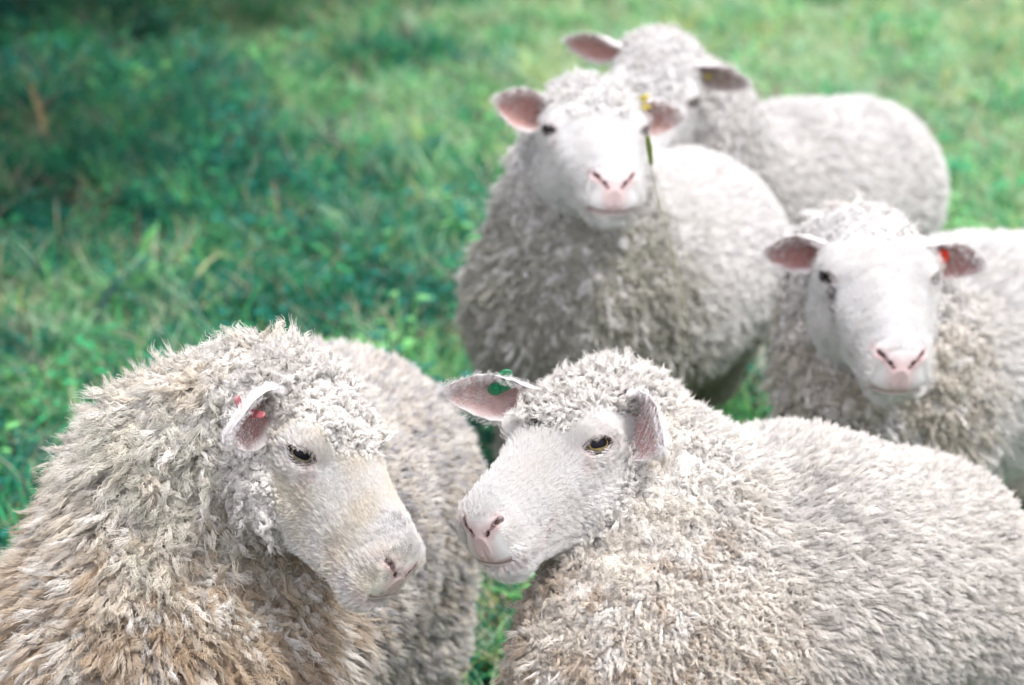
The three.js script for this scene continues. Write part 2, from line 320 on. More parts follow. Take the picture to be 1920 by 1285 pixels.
//@@SHEEP
const fleeceAlbedo = [0.74, 0.71, 0.655];
function makeSheep(S) {
  const t0 = Date.now();
  OPEN.a = S.hairs > 9000 ? 0.0170 : 0.0145; OPEN.b = S.hairs > 9000 ? 0.0094 : 0.0068;
  const root = new THREE.Group(); root.name = numbered('sheep'); scene.add(root);
  root.position.set(S.base[0], 0, S.base[1]); tag(root, S.label, 'sheep', 'sheep standing together on the grass');
  const ox = S.base[0], oz = S.base[1];
  // head frame
  const hz = V3(...S.head.fwd).normalize(), hy = V3(...S.head.up); hy.addScaledVector(hz, -hy.dot(hz)).normalize(); const hx = V3().crossVectors(hy, hz);
  const hs = S.head.scale, hp = V3(S.head.at[0] - ox, S.head.at[1], S.head.at[2] - oz);
  const HM = new THREE.Matrix4().makeBasis(hx, hy, hz).scale(V3(hs, hs, hs)).setPosition(hp), HI = HM.clone().invert(), he = HI.elements;
  const toHead = (x, y, z) => [he[0] * x + he[4] * y + he[8] * z + he[12], he[1] * x + he[5] * y + he[9] * z + he[13], he[2] * x + he[6] * y + he[10] * z + he[14]];
  const nape = hp.clone().addScaledVector(hz, -0.055 * hs).addScaledVector(hy, -0.03 * hs); S.chains[1].push([nape.x + ox, nape.y, nape.z + oz, 0.068 * hs]);
  const nodes = S.chains.map(c => c.map(([x, y, z, r]) => [x - ox, y, z - oz, r]));
  const bodyOnly = (x, y, z) => {
    let d = 9;
    for (const c of nodes) for (let i = 1; i < c.length; i++) { const [q, t] = segDist(x, y, z, c[i - 1], c[i]); d = smin(d, q - lerp(c[i - 1][3], c[i][3], t), 0.06); }
    return d;
  };
  const legs = (x, y, z) => {
    let d = 9;
    for (const l of S.legs) {
      const X0 = l[0] - ox, Z0 = l[1] - oz, k = l[2] * 0.03; // k: direction in which the knee bends
      const a = [X0, 0.34, Z0], b = [X0 + S.dir[0] * k, 0.19, Z0 + S.dir[1] * k], c = [X0, 0.05, Z0], f = [X0 + S.dir[0] * 0.025, 0.016, Z0 + S.dir[1] * 0.025];
      for (const [p, q, r0, r1] of [[a, b, 0.055, 0.027], [b, c, 0.027, 0.019], [c, f, 0.021, 0.024]]) { const [e, t] = segDist(x, y, z, p, q); d = smin(d, e - lerp(r0, r1, t), 0.012); }
    }
    return d;
  };
  const inBox = (l) => l[2] > -0.045 && l[2] < 0.27 && Math.abs(l[0]) < 0.1 && Math.abs(l[1]) < 0.13;
  const full = (x, y, z, fine) => { const l = toHead(x, y, z), h = headSDF(l[0], l[1], l[2], fine) * hs; return smin(smin(bodyOnly(x, y, z), h, S.neckBlend ?? 0.03), y < 0.45 ? legs(x, y, z) : 9, 0.04); };
  // bounds
  let lo = [9, 0, 9], hi = [-9, -9, -9];
  for (const c of nodes) for (const [x, y, z, r] of c) { lo[0] = Math.min(lo[0], x - r); hi[0] = Math.max(hi[0], x + r); hi[1] = Math.max(hi[1], y + r); lo[2] = Math.min(lo[2], z - r); hi[2] = Math.max(hi[2], z + r); }
  for (const zz of [-0.08, 0.25]) { const p = V3(0, 0, zz).applyMatrix4(HM); for (let i = 0; i < 3; i++) { lo[i] = Math.min(lo[i], p.getComponent(i) - 0.13); hi[i] = Math.max(hi[i], p.getComponent(i) + 0.13); } }
  lo[1] = -0.02;
  lo = lo.map((v, i) => v - (i === 1 ? 0 : 0.04)); hi = hi.map(v => v + 0.04);
  const coarse = surfaceNets((x, y, z) => full(x, y, z, false), lo, hi, 0.013);
  const hl = [-0.105, -0.135, -0.055], hh = [0.105, 0.135, 0.275];
  const fullLocal = (x, y, z) => { const p = [HM.elements[0] * x + HM.elements[4] * y + HM.elements[8] * z + HM.elements[12], HM.elements[1] * x + HM.elements[5] * y + HM.elements[9] * z + HM.elements[13], HM.elements[2] * x + HM.elements[6] * y + HM.elements[10] * z + HM.elements[14]]; return smin(bodyOnly(p[0], p[1], p[2]) / hs, headSDF(x, y, z, true), (S.neckBlend ?? 0.03) / hs); };
  const fine = surfaceNets(fullLocal, hl, hh, S.cell ?? 0.002);
  const pos = [], idx = [], nor = [], col = [];
  // coarse part without the head box
  {
    const cn = gradNormals((x, y, z) => full(x, y, z, false), coarse.pos, 0.004), n = coarse.pos.length / 3, bare = new Uint8Array(n);
    for (let i = 0; i < n; i++) { const x = coarse.pos[i * 3], y = coarse.pos[i * 3 + 1], z = coarse.pos[i * 3 + 2]; bare[i] = inBox(toHead(x, y, z)) ? 1 : 0; pos.push(x, y, z); nor.push(cn[i * 3], cn[i * 3 + 1], cn[i * 3 + 2]); const hoof = y < 0.05 ? 1 : 0; const k = 0.9 + 0.2 * noise(x * 30, y * 30, z * 30); hoof ? col.push(0.05, 0.045, 0.04) : col.push(0.78 * k, 0.73 * k, 0.65 * k); }
    for (let i = 0; i < coarse.idx.length; i += 3) { const [a, b, c] = [coarse.idx[i], coarse.idx[i + 1], coarse.idx[i + 2]]; if (bare[a] && bare[b] && bare[c]) continue; idx.push(a, b, c); }
  }
  const nCoarse = pos.length / 3;
  {
    const fn = gradNormals(fullLocal, fine.pos, 0.0012), n = fine.pos.length / 3, q = V3();
    for (let i = 0; i < n; i++) {
      const x = fine.pos[i * 3], y = fine.pos[i * 3 + 1], z = fine.pos[i * 3 + 2];
      q.set(x, y, z).applyMatrix4(HM); pos.push(q.x, q.y, q.z);
      q.set(fn[i * 3], fn[i * 3 + 1], fn[i * 3 + 2]).transformDirection(HM); nor.push(q.x, q.y, q.z);
      col.push(...faceColour(S, x, y, z));
    }
    for (let i = 0; i < fine.idx.length; i += 3) { const t = [fine.idx[i], fine.idx[i + 1], fine.idx[i + 2]]; let out = 0; for (const v of t) if (!inBox([fine.pos[v * 3], fine.pos[v * 3 + 1], fine.pos[v * 3 + 2]].map((c, k) => k === 2 ? c + 0.004 : c))) out++; if (out === 3) continue; idx.push(t[0] + nCoarse, t[1] + nCoarse, t[2] + nCoarse); }
  }
  const bodyGeo = geoOf(pos, idx, col, nor);
  part('body', bodyGeo, M.skin, root);

  // ---- fleece
  const woolBelow = S.woolLegs ?? 0.2;
  const woolMask = (p) => { // signed: > 0 where wool grows
    const l = toHead(p.x, p.y, p.z);
    const nb = 0.006 * noise(l[0] * 60, l[1] * 60, l[2] * 60);
    let m = p.y - woolBelow;
    if (Math.abs(l[0]) < 0.12 && l[1] > -0.15 && l[1] < 0.12 && l[2] > -0.1 && l[2] < 0.29) {
      const hd = headSDF(l[0], l[1], l[2], false);
      const bd = bodyOnly(p.x, p.y, p.z);
      if (hd < 0.02 && hd * hs < bd + 0.001 && !(hd > 0.003 && bd < 0.025)) m = Math.min(m, woolEdge(S, l) + foreLock(S, l) - l[2] + nb);
    }
    return m;
  };
  const lists = {}; // lock kind+variant -> {m:[], c:[]}
  const put = (kind, v, mat, c) => { const k = kind + v; const L = lists[k] ??= { geo: LOCK[kind][v], m: [], c: [] }; L.m.push(mat.clone()); L.c.push(c); };
  // area-weighted samples
  const tri = idx.length / 3, cum = new Float32Array(tri), A = V3(), B = V3(), C = V3(), N1 = V3(); let area = 0;
  const vtx = (o, i) => o.set(pos[i * 3], pos[i * 3 + 1], pos[i * 3 + 2]);
  for (let t = 0; t < tri; t++) { vtx(A, idx[t * 3]); vtx(B, idx[t * 3 + 1]); vtx(C, idx[t * 3 + 2]); area += B.sub(A).cross(C.sub(A)).length() / 2; cum[t] = area; }
  const pick = () => { const r = rnd() * area; let a = 0, b = tri - 1; while (a < b) { const m = (a + b) >> 1; cum[m] < r ? a = m + 1 : b = m; } return a; };
  const hash = new Map(), key = (x, y, z) => ((x * 73856093) ^ (y * 19349663) ^ (z * 83492791)) | 0;
  const P = V3(), N = V3(), G = V3(), Q = new THREE.Quaternion(), Q2 = new THREE.Quaternion(), mat = new THREE.Matrix4(), Y = V3(0, 1, 0), sc = V3();
  const samplePoint = () => {
    const t = pick(); let u = rnd(), v = rnd(); if (u + v > 1) { u = 1 - u; v = 1 - v; }
    const [a, b, c] = [idx[t * 3], idx[t * 3 + 1], idx[t * 3 + 2]];
    vtx(A, a); vtx(B, b); vtx(C, c); P.copy(A).multiplyScalar(1 - u - v).addScaledVector(B, u).addScaledVector(C, v);
    N.set(nor[a * 3], nor[a * 3 + 1], nor[a * 3 + 2]).multiplyScalar(1 - u - v).addScaledVector(N1.set(nor[b * 3], nor[b * 3 + 1], nor[b * 3 + 2]), u).addScaledVector(N1.set(nor[c * 3], nor[c * 3 + 1], nor[c * 3 + 2]), v).normalize();
  };
  const free = (cell, r) => {
    const cx = Math.floor(P.x / cell), cy = Math.floor(P.y / cell), cz = Math.floor(P.z / cell);
    for (let i = -1; i <= 1; i++) for (let j = -1; j <= 1; j++) for (let k = -1; k <= 1; k++) { const l = hash.get(key(cx + i, cy + j, cz + k)); if (l) for (const o of l) if ((o[0] - P.x) ** 2 + (o[1] - P.y) ** 2 + (o[2] - P.z) ** 2 < r * r) return false; }
    const k = key(cx, cy, cz); hash.get(k)?.push([P.x, P.y, P.z]) ?? hash.set(k, [[P.x, P.y, P.z]]); return true;
  };
  const sp = S.spacing, tries = Math.round(area / (sp * sp) * 3.2);
  let count = 0;
  for (let i = 0; i < tries; i++) {
    samplePoint();
    const m = woolMask(P); if (m < 0 || !free(sp, sp * rr(0.75, 1.0))) continue;
    const l = toHead(P.x, P.y, P.z), wx = P.x + ox, wz = P.z + oz;
    const W = S.wool({ l, p: P, n: N, wx, wz, head: headSDF(l[0], l[1], l[2], false) }); // {kind, len, lean, flow, colour}
    // coarse tufts: neighbours lean the same way and end at about the same length
    const q = W.tuft ?? 38, n1 = noise(wx * q, P.y * q, wz * q), n2 = noise(wx * q + 40, P.y * q, wz * q), n3 = noise(wx * q, P.y * q + 70, wz * q);
    const cl = Math.abs(noise(wx * 55 + 9, P.y * 55, wz * 55)); // ridged: low in the partings between tufts
    G.copy(N).multiplyScalar(W.rise).addScaledVector(W.flow, W.lean).add(V3(n1, n2, n3).multiplyScalar(W.rough)).add(V3(rr(-1, 1), rr(-1, 1), rr(-1, 1)).multiplyScalar(W.fray ?? 0.12)).normalize();
    if (G.dot(N) < 0.12) G.addScaledVector(N, 0.2 - G.dot(N)).normalize();
    let dome = 0.5;
    if (W.clump) { const [wd, c] = worley(wx / W.clump, P.y / W.clump, wz / W.clump); dome = clamp(1 - (wd / 0.72) ** 2); G.addScaledVector(V3(wx - c[0] * W.clump, P.y - c[1] * W.clump, wz - c[2] * W.clump), 0.55 / W.clump).normalize(); if (G.dot(N) < 0.1) G.addScaledVector(N, 0.2 - G.dot(N)).normalize(); }
    Q.setFromUnitVectors(Y, G); Q2.setFromAxisAngle(Y, rr(0, 6.283)); Q.multiply(Q2);
    const edge = clamp(m / 0.02, 0.45, 1);
    const s = W.len * edge * (W.clump ? 0.7 + 0.45 * dome : 0.72 + 0.42 * Math.min(1, cl * 2.2)) * rr(0.85, 1.15);
    sc.set(W.fat * edge, s, W.fat * edge);
    const root0 = P.clone().addScaledVector(N, -0.002 + (W.bump ?? 0.006) * ((W.clump ? dome : Math.min(1, cl * 2.2)) * 0.8 - (W.kind === 'knob' ? 0 : 0.15)));
    mat.compose(root0, Q, sc);
    const v = Math.floor(rnd() * LOCK[W.kind].length), k = rr(0.86, 1.04);
    put(W.kind, v, mat, W.col.map(c => c * k)); count++;
  }
  let nf = 0;
  for (const [k, L] of Object.entries(lists)) {
    const im = shade(new THREE.InstancedMesh(L.geo, M.wool, L.m.length)), c = new THREE.Color();
    L.m.forEach((m, i) => { im.setMatrixAt(i, m); im.setColorAt(i, c.setRGB(...L.c[i])); });
    im.name = nf++ ? `fleece_${String(nf - 1).padStart(3, '0')}` : 'fleece'; im.userData.kind = 'stuff'; root.add(im);
  }
  // ---- short hair on the face and legs
  if (S.hairs) {
    const hl2 = [[], []], hc2 = [[], []], hash2 = S.hairs;
    for (let i = 0, k = 0; k < hash2 && i < hash2 * 60; i++) {
      samplePoint(); const l = toHead(P.x, P.y, P.z);
      if (!(inBox(l)) || woolMask(P) > 0.004) continue;
      if (headSDF(l[0], l[1], l[2], false) > 0.02) continue;
      const lx = Math.abs(l[0]);
      if (noHair(lx, l[1], l[2])) continue;
      // hair runs from the nose up and back
      G.set(0, 0, 0).addScaledVector(hz, -0.9).addScaledVector(hy, l[1] < -0.03 ? -0.5 : 0.1).addScaledVector(hx, l[0] * 3); G.addScaledVector(N, -G.dot(N)).normalize().addScaledVector(N, 0.42).add(V3(rr(-1, 1), rr(-1, 1), rr(-1, 1)).multiplyScalar(0.16)).normalize();
      Q.setFromUnitVectors(Y, G); sc.setScalar(hs * rr(0.8, 1.2)); mat.compose(P, Q, sc); hl2[k % 2].push(mat.clone()); hc2[k % 2].push(faceColour(S, l[0], l[1], l[2]).map(v => Math.min(0.95, v * 1.13))); k++;
    }
    hl2.forEach((list, j) => { const im = shade(new THREE.InstancedMesh(HAIR[j], M.hair, list.length)); list.forEach((m, i) => { im.setMatrixAt(i, m); im.setColorAt(i, new THREE.Color().setRGB(...hc2[j][i])); }); im.name = j ? 'face_hair_001' : 'face_hair'; im.userData.kind = 'stuff'; root.add(im); });
  }
  // ---- eyes
  for (const s of [1, -1]) {
    const fl = (v) => V3(v.x * s, v.y, v.z), c = fl(EYE.c), n = fl(EYE.n), a = fl(EYE.a), b = fl(EYE.b);
    const eg = new THREE.SphereGeometry(EYE.r * hs, 28, 20); const e = part('eye', eg, M.eyeball, root); e.position.copy(c).applyMatrix4(HM);
    const dir = (v) => v.clone().transformDirection(HM), wn = dir(n), wa = dir(a), wb = dir(b);
    const cap = (R, f, rings, segs, colf) => { // disc f(angle)->radius wrapped on the ball
      const pos = [], idx = [], col = [];
      for (let i = 0; i <= rings; i++) for (let j = 0; j < segs; j++) {
        const th = j / segs * 6.28318, [u, v] = f(th), r = i / rings, q = wn.clone().multiplyScalar(Math.sqrt(Math.max(0, 1 - (u * u + v * v) * r * r))).addScaledVector(wa, u * r).addScaledVector(wb, v * r).multiplyScalar(R);
        pos.push(q.x, q.y, q.z); col.push(...colf(r, th));
      }
      for (let i = 0; i < rings; i++) for (let j = 0; j < segs; j++) { const p = i * segs + j, q = i * segs + (j + 1) % segs; s > 0 ? idx.push(p, p + segs, q, q, p + segs, q + segs) : idx.push(p, q, p + segs, q, q + segs, p + segs); }
      const g = geoOf(pos, idx, col); return g;
    };
    const ic = (S.iris ?? [0.42, 0.33, 0.17]).map(v => v * 0.8);
    part('iris', cap(EYE.r * hs * 1.012, t => [0.72 * Math.cos(t), 0.72 * Math.sin(t)], 6, 36, (r, t) => { const k = 0.8 + 0.3 * noise(Math.cos(t) * 5, Math.sin(t) * 5, r * 2), ed = r > 0.9 ? 0.3 : 1; return ic.map(v => v * k * ed); }), M.iris, e);
    part('pupil', cap(EYE.r * hs * 1.022, t => { const q = Math.pow(Math.abs(Math.cos(t)) ** 3 + Math.abs(Math.sin(t)) ** 3, -1 / 3); return [0.56 * Math.cos(t) * q, 0.06 + 0.27 * Math.sin(t) * q]; }, 4, 32, () => [0, 0, 0]), M.pupil, e);
    // lid rim along the opening
    const R = (OPEN.a ** 2 + OPEN.b ** 2) / (2 * OPEN.b), cc = R - OPEN.b, am = Math.asin(OPEN.a / R), ring = [];
    const on = (u, v, rr0) => { const q = wa.clone().multiplyScalar(u).addScaledVector(wb, v); const w = Math.sqrt(Math.max(1e-6, rr0 * rr0 - u * u - v * v)); return q.addScaledVector(wn, w).multiplyScalar(hs); };
    for (const sg of [1, -1]) for (let i = 0; i < 14; i++) { const t = lerp(-am, am, i / 14) * sg; ring.push(on(R * Math.sin(t), sg * (R * Math.cos(t) - cc), 0.0193)); }
    ring.splice(14, 0, on(OPEN.a + 0.004, -0.0045, 0.0199), on(OPEN.a + 0.001, -0.003, 0.0196));
    part('eyelid', new THREE.TubeGeometry(new THREE.CatmullRomCurve3(ring, true), 70, 0.0023 * hs, 6, true), M.eyelid, e);
    const lashes = [];
    for (let i = 0; i < 15; i++) { const t = lerp(-am * 0.9, am * 0.6, (i + rnd()) / 15), p = on(R * Math.sin(t), R * Math.cos(t) - cc + 0.001, 0.0200), L = rr(0.005, 0.0085) * hs, d = wn.clone().addScaledVector(wb, rr(0.0, 0.5)).addScaledVector(wa, Math.sin(t) * 1.2 + rr(-0.2, 0.2)).normalize(); lashes.push({ pts: [0, 0.5, 1].map(k => p.clone().addScaledVector(d, L * k).addScaledVector(wb, -0.28 * L * k * k)), rad: [0.00026, 0.0002, 0.00008] }); }
    part('eyelashes', strandsGeo(lashes), M.lash, e).userData.kind = 'stuff';
  }
  // ---- whiskers
  { const wl = []; for (let i = 0; i < 26; i++) { const s = rnd() < 0.5 ? 1 : -1, p = V3(s * rr(0.012, 0.03), rr(-0.066, -0.045), rr(0.16, 0.225)), d = V3(s * rr(0.2, 0.9), -1, rr(-0.3, 0.4)).normalize(), L = rr(0.012, 0.03), q = p.clone(); wl.push({ pts: [0, 0.5, 1].map(t => q.clone().addScaledVector(d, L * t).add(V3(0, 0.2 * L * t * t, 0)).applyMatrix4(HM)), rad: [0.0003, 0.00025, 0.0001] }); } part('whiskers', strandsGeo(wl), M.whisker, root).userData.kind = 'stuff'; }
  // ---- ears
  S.ears.forEach((E, i) => {
    const s = E.side, { geo, P: EP } = earGeo(s, E), ear = part('ear', geo, M.ear, root);
    ear.position.set(s * (E.x ?? 0.058), E.y ?? 0.036, E.z ?? -0.012).applyMatrix4(HM);
    ear.quaternion.setFromRotationMatrix(new THREE.Matrix4().makeBasis(hx, hy, hz)); ear.scale.setScalar(hs);
    // fuzz on the ear
    const ms = [], gp = geo.attributes.position, gn = geo.attributes.normal;
    for (let k = 0; k < (S.earFuzz ?? 900); k++) {
      const v = Math.floor(rnd() * gp.count * (rnd() < 0.12 ? 1 : 0.5)); P.fromBufferAttribute(gp, v).add(V3(rr(-1, 1), rr(-1, 1), rr(-1, 1)).multiplyScalar(0.002)); N.fromBufferAttribute(gn, v);
      G.set(...E.dir).normalize().multiplyScalar(0.7).addScaledVector(N, 0.55).add(V3(rr(-1, 1), rr(-1, 1), rr(-1, 1)).multiplyScalar(0.25)).normalize(); Q.setFromUnitVectors(Y, G);
      mat.compose(P, Q, sc.setScalar(rr(0.5, 0.95))); ms.push(mat.clone());
    }
    const im = shade(new THREE.InstancedMesh(HAIR[0], M.hair, ms.length)); ms.forEach((m, k) => { im.setMatrixAt(k, m); im.setColorAt(k, new THREE.Color().setRGB(0.9, 0.87, 0.86)); }); im.name = 'ear_hair'; im.userData.kind = 'stuff'; ear.add(im);
    if (E.tag) { // plastic tag: a plate inside, a smaller one behind, a pin between
      const T = E.tag, g = tagGeo(T, EP); const tg = part('ear_tag', g, plastic(...T.col), ear); tg.userData.label = T.label;
    }
  });
  console.log(root.name, 'locks', count, 'verts', pos.length / 3, Date.now() - t0, 'ms');
  return root;
}
function tagGeo(T, EP) {
  const inn = EP(T.u, T.v, -0.004), out = EP(T.u, T.v, 0.006), n = inn.clone().sub(out).normalize();
  const t1 = V3(...T.along); t1.addScaledVector(n, -t1.dot(n)).normalize(); const t2 = V3().crossVectors(n, t1);
  const plate = (c, L, Wd, th, tilt) => {
    const sh = new THREE.Shape(), r = Wd / 2; sh.moveTo(-r * 0.4, -r); sh.lineTo(L - r, -r); sh.absarc(L - r, 0, r, -Math.PI / 2, Math.PI / 2, false); sh.lineTo(-r * 0.4, r); sh.absarc(-r * 0.4, 0, r, Math.PI / 2, Math.PI * 1.5, false);
    const g = new THREE.ExtrudeGeometry(sh, { depth: th, bevelEnabled: true, bevelSize: 0.0005, bevelThickness: 0.0005, bevelSegments: 2, curveSegments: 14 });
    const a = t1.clone().multiplyScalar(Math.cos(tilt)).addScaledVector(n, Math.sin(tilt)), b = n.clone().multiplyScalar(Math.cos(tilt)).addScaledVector(t1, -Math.sin(tilt));
    g.applyMatrix4(new THREE.Matrix4().makeBasis(a, t2, b).setPosition(c)); return g.index ? g.toNonIndexed() : g;
  };
  const pin = new THREE.CylinderGeometry(0.0032, 0.0032, 0.018, 14), qq = new THREE.Quaternion().setFromUnitVectors(V3(0, 1, 0), n);
  pin.applyMatrix4(new THREE.Matrix4().compose(inn.clone().lerp(out, 0.4), qq, V3(1, 1, 1)));
  const head = new THREE.CylinderGeometry(0.0048, 0.0055, 0.004, 16); head.applyMatrix4(new THREE.Matrix4().compose(inn.clone().addScaledVector(n, 0.006), qq, V3(1, 1, 1)));
  const gs = [plate(inn.clone().addScaledVector(n, 0.002), T.len, T.wid, 0.0014, T.tilt ?? 0.1), plate(out.clone().addScaledVector(n, -0.002), T.len * 0.9, T.wid * 0.9, 0.0014, T.tilt2 ?? -0.1), pin.toNonIndexed(), head.toNonIndexed()].map(g => g);
  gs.forEach(g => { g.deleteAttribute('uv'); });
  return mergeGeometries(gs);
}
function noHair(x, y, zr) {
  const z = uw(zr); // bare skin: lids, nose leather, lips
  const ex = x - EYE.c.x, ey = y - EYE.c.y, ez = zr - EYE.c.z, u = ex * EYE.a.x + ey * EYE.a.y + ez * EYE.a.z, v = ex * EYE.b.x + ey * EYE.b.y + ez * EYE.b.z;
  if (Math.hypot(ex, ey, ez) < 0.03 && almond(u, v) < 0.0035) return true;
  if (chain(x, y, z, NOSTRIL) < 0.008 || (z > 0.236 && y > -0.05) || (z > 0.158 && Math.abs(y - mouthY(z) - 6 * x * x) < 0.0035)) return true;
  return false;
}
function woolEdge(S, l) { // how far forward the wool reaches at this height of the head
  const e = S.edge, y = l[1], ang = Math.abs(l[0]);
  const pts = [[-0.11, e[0]], [-0.05, e[1]], [0.0, e[2]], [0.035, e[3]], [0.055, e[4]], [0.08, e[5]]];
  for (let i = 1; i < pts.length; i++) if (y <= pts[i][0]) return lerp(pts[i - 1][1], pts[i][1], clamp((y - pts[i - 1][0]) / (pts[i][0] - pts[i - 1][0])));
  return e[5];
}
const foreLock = (S, l) => l[1] > 0.03 ? (S.fore ?? 0.055) * sstep(0.06, 0.035, Math.abs(l[0])) : 0;
function faceColour(S, x0, y, zr) {
  const x = Math.abs(x0), z = uw(zr), c = [...(S.face ?? [0.84, 0.83, 0.815])];
  const mix = (q, t) => { for (let i = 0; i < 3; i++) c[i] = lerp(c[i], q[i], clamp(t)); };
  const n = noise(x0 * 70, y * 70, z * 70), n2 = noise(x0 * 240, y * 240, z * 240);
  for (let i = 0; i < 3; i++) c[i] *= 1 + 0.03 * n;
  // cream patches in the hair
  mix([0.76, 0.69, 0.56], (S.cream ?? 0.15) * sstep(-0.7, 0.8, 0.75 * noise(x0 * 15 + 3, y * 15, z * 15) + 0.35 * noise(x0 * 90, y * 90, z * 90)));
  const dn = z > 0.18 ? nostrilDist(x, y, z) : 1, dm = z > 0.158 ? Math.abs(y - mouthY(z) - 6 * x * x) : 1;
  // pink nose leather
  const nose = Math.max(sstep(0.012, 0.003, dn + 0.003 * n), (z > 0.234 && y > -0.046 && y < 0.004 ? sstep(0.234, 0.246, z + 0.004 * n) * sstep(0.024, 0.008, x + 0.003 * n) : 0));
  mix(S.nose ?? [0.70, 0.47, 0.46], 0.7 * nose);
  mix([0.30, 0.16, 0.15], 0.8 * sstep(0.0050, 0.0020, dn) * sstep(0.0245, 0.014, x * 0 + z - 0.226)); mix(S.hairs > 9000 ? [0.06, 0.03, 0.03] : [0.2, 0.11, 0.11], sstep(0.0038, 0.0026, dn) * sstep(0.246, 0.238, z));
  mix([0.58, 0.40, 0.38], 0.55 * sstep(0.007, 0.0022, dm + 0.0012 * n)); mix([0.20, 0.13, 0.12], 0.5 * sstep(0.0024, 0.0008, dm));
  // eye rims and tear duct
  const ex = x - EYE.c.x, ey = y - EYE.c.y, ez = zr - EYE.c.z, u = ex * EYE.a.x + ey * EYE.a.y + ez * EYE.a.z, v = ex * EYE.b.x + ey * EYE.b.y + ez * EYE.b.z;
  if (Math.hypot(ex, ey, ez) < 0.045 && ex * EYE.n.x + ey * EYE.n.y + ez * EYE.n.z > -0.006) {
    const al = almond(u, v); mix([0.58, 0.40, 0.37], 0.5 * sstep(0.006, 0.002, al + 0.001 * n)); mix([0.05, 0.035, 0.03], sstep(0.0026, 0.0006, al));
  }
  if (x > 0.03) { const td = segDist(0, y, z, [0, 0.013, 0.088], [0, S.duct ? -0.012 : 0.004, S.duct ? 0.108 : 0.100])[0], dk = S.duct && x0 < 0; mix(dk ? S.duct : [0.55, 0.33, 0.31], (dk ? 0.95 : 0.4) * sstep(dk ? 0.0085 : 0.0055, 0.002, td + 0.0012 * n)); }
  // dark freckles on the muzzle
  if (S.freckle) { const f = S.freckle(x0, y, z, n, n2); mix([0.07, 0.065, 0.08], f); }
  if (S.stain) { const f = S.stain(x0, y, z, n, n2); mix(f[1], f[0]); }
  return c;
}
const down = V3(0, -1, 0);
//@@FLOCK
const stain = (wx, y, wz, f = 14, s = 0) => 0.5 + 0.5 * noise(wx * f + s, y * f, wz * f) * 0.65 + 0.25 * noise(wx * f * 3.1, y * f * 3.1 + s, wz * f * 3.1);
const mixc = (a, b, t) => a.map((v, i) => lerp(v, b[i], clamp(t)));
const CREAM = [0.93, 0.90, 0.845], TAN = [0.80, 0.70, 0.55], BROWN = [0.57, 0.44, 0.31], GREY = [0.60, 0.59, 0.60], WHITE = [0.95, 0.935, 0.91];
const tangentFlow = (n, v) => v.clone().addScaledVector(n, -v.dot(n)).normalize();
// wool that is long and curly on neck and chest, knotted on the head, finer on the back
function woolRule(o) {
  return ({ l, p, n, wx, wz, head }) => {
    const onHead = head < 0.012 && l[2] > -0.075 && l[1] > -0.11, st = stain(wx, p.y, wz, 11, o.seed), st2 = stain(wx, p.y, wz, 30, o.seed + 5);
    const back = (wx - o.chest[0]) * o.dir[0] + (wz - o.chest[1]) * o.dir[1]; // metres behind the chest (negative) along the body
    const body = sstep(-0.04, -0.2, back - (o.bodyAt ?? 0) + 0.06 * (st - 0.5));
    const f = tangentFlow(n, V3(-o.dir[0] * body * 0.9, -0.55 - 0.3 * (1 - body), -o.dir[1] * body * 0.9));
    const dirtAndShade = o.dirtAndShade ? o.dirtAndShade(wx, p.y, wz, st, st2, body, n) : 0;
    if (onHead) {
      const knob = l[1] < 0.03 || l[2] > 0.0, tip = o.soil ? o.soil(l, st2) : 0;
      return { kind: knob && rnd() < (o.knob ?? 0.6) ? 'knob' : 'curl', len: knob ? rr(0.75, 1.1) * (o.topLen ?? 0.9) : o.topLen ?? 0.9, fat: (knob ? rr(0.75, 1.2) : 1.0) * (o.headFat ?? 1), rise: 1, lean: 0.25, flow: f, rough: 0.3, col: mixc(mixc(mixc(o.col, GREY, (o.headGrey ?? 0.2) * st2), TAN, (o.headTan ?? 0.1) * sstep(0.5, 0.8, st)), [0.2, 0.19, 0.15], tip), clump: o.headClump ?? 0.02, bump: o.headBump ?? 0.009 };
    }
    const nearHead = sstep(o.near ?? 0.12, (o.near ?? 0.12) * 0.4, head);
    let col = mixc(o.col, TAN, (o.tan ?? 0.3) * (1 - 0.7 * body) * sstep(0.42, 0.72, st)); if (o.olive) col = mixc(col, [0.70, 0.69, 0.60], o.olive * nearHead * sstep(0.79, 0.71, p.y + 0.1 * (st - 0.5)) * sstep(0.25, 0.55, st2)); col = mixc(col, o.dirtAndShadeCol ?? BROWN, dirtAndShade); col = mixc(col, GREY, (o.grey ?? 0.2) * body * sstep(0.4, 0.72, st2));
    if (rnd() < sstep(0.2, 0.8, body)) return { kind: o.bodyKind ?? 'fluff', len: o.bodyLen ?? 0.85, fat: o.bodyFat ?? 1.1, rise: o.bodyRise ?? 0.7, lean: 0.75, flow: f, rough: o.bodyRough ?? 0.42, col, tuft: 34, bump: o.bodyBump ?? 0.006 };
    const near = rnd() < nearHead * 0.8;
    return { kind: near ? (rnd() < 0.5 ? 'knob' : 'curl') : rnd() < (o.shag ?? 0.2) ? 'shag' : 'curl', len: (near ? 0.9 : 1) * (o.neckLen ?? 0.95), fat: lerp(o.neckFat ?? 1.05, 1.15, nearHead), rise: 0.7, lean: near ? 0.5 : 0.8, flow: f, rough: 0.42, col, tuft: 42, clump: nearHead > 0.25 ? (o.neckClump ?? 0.026) : o.chestClump, bump: lerp(0.006, 0.014, nearHead) };
  };
}
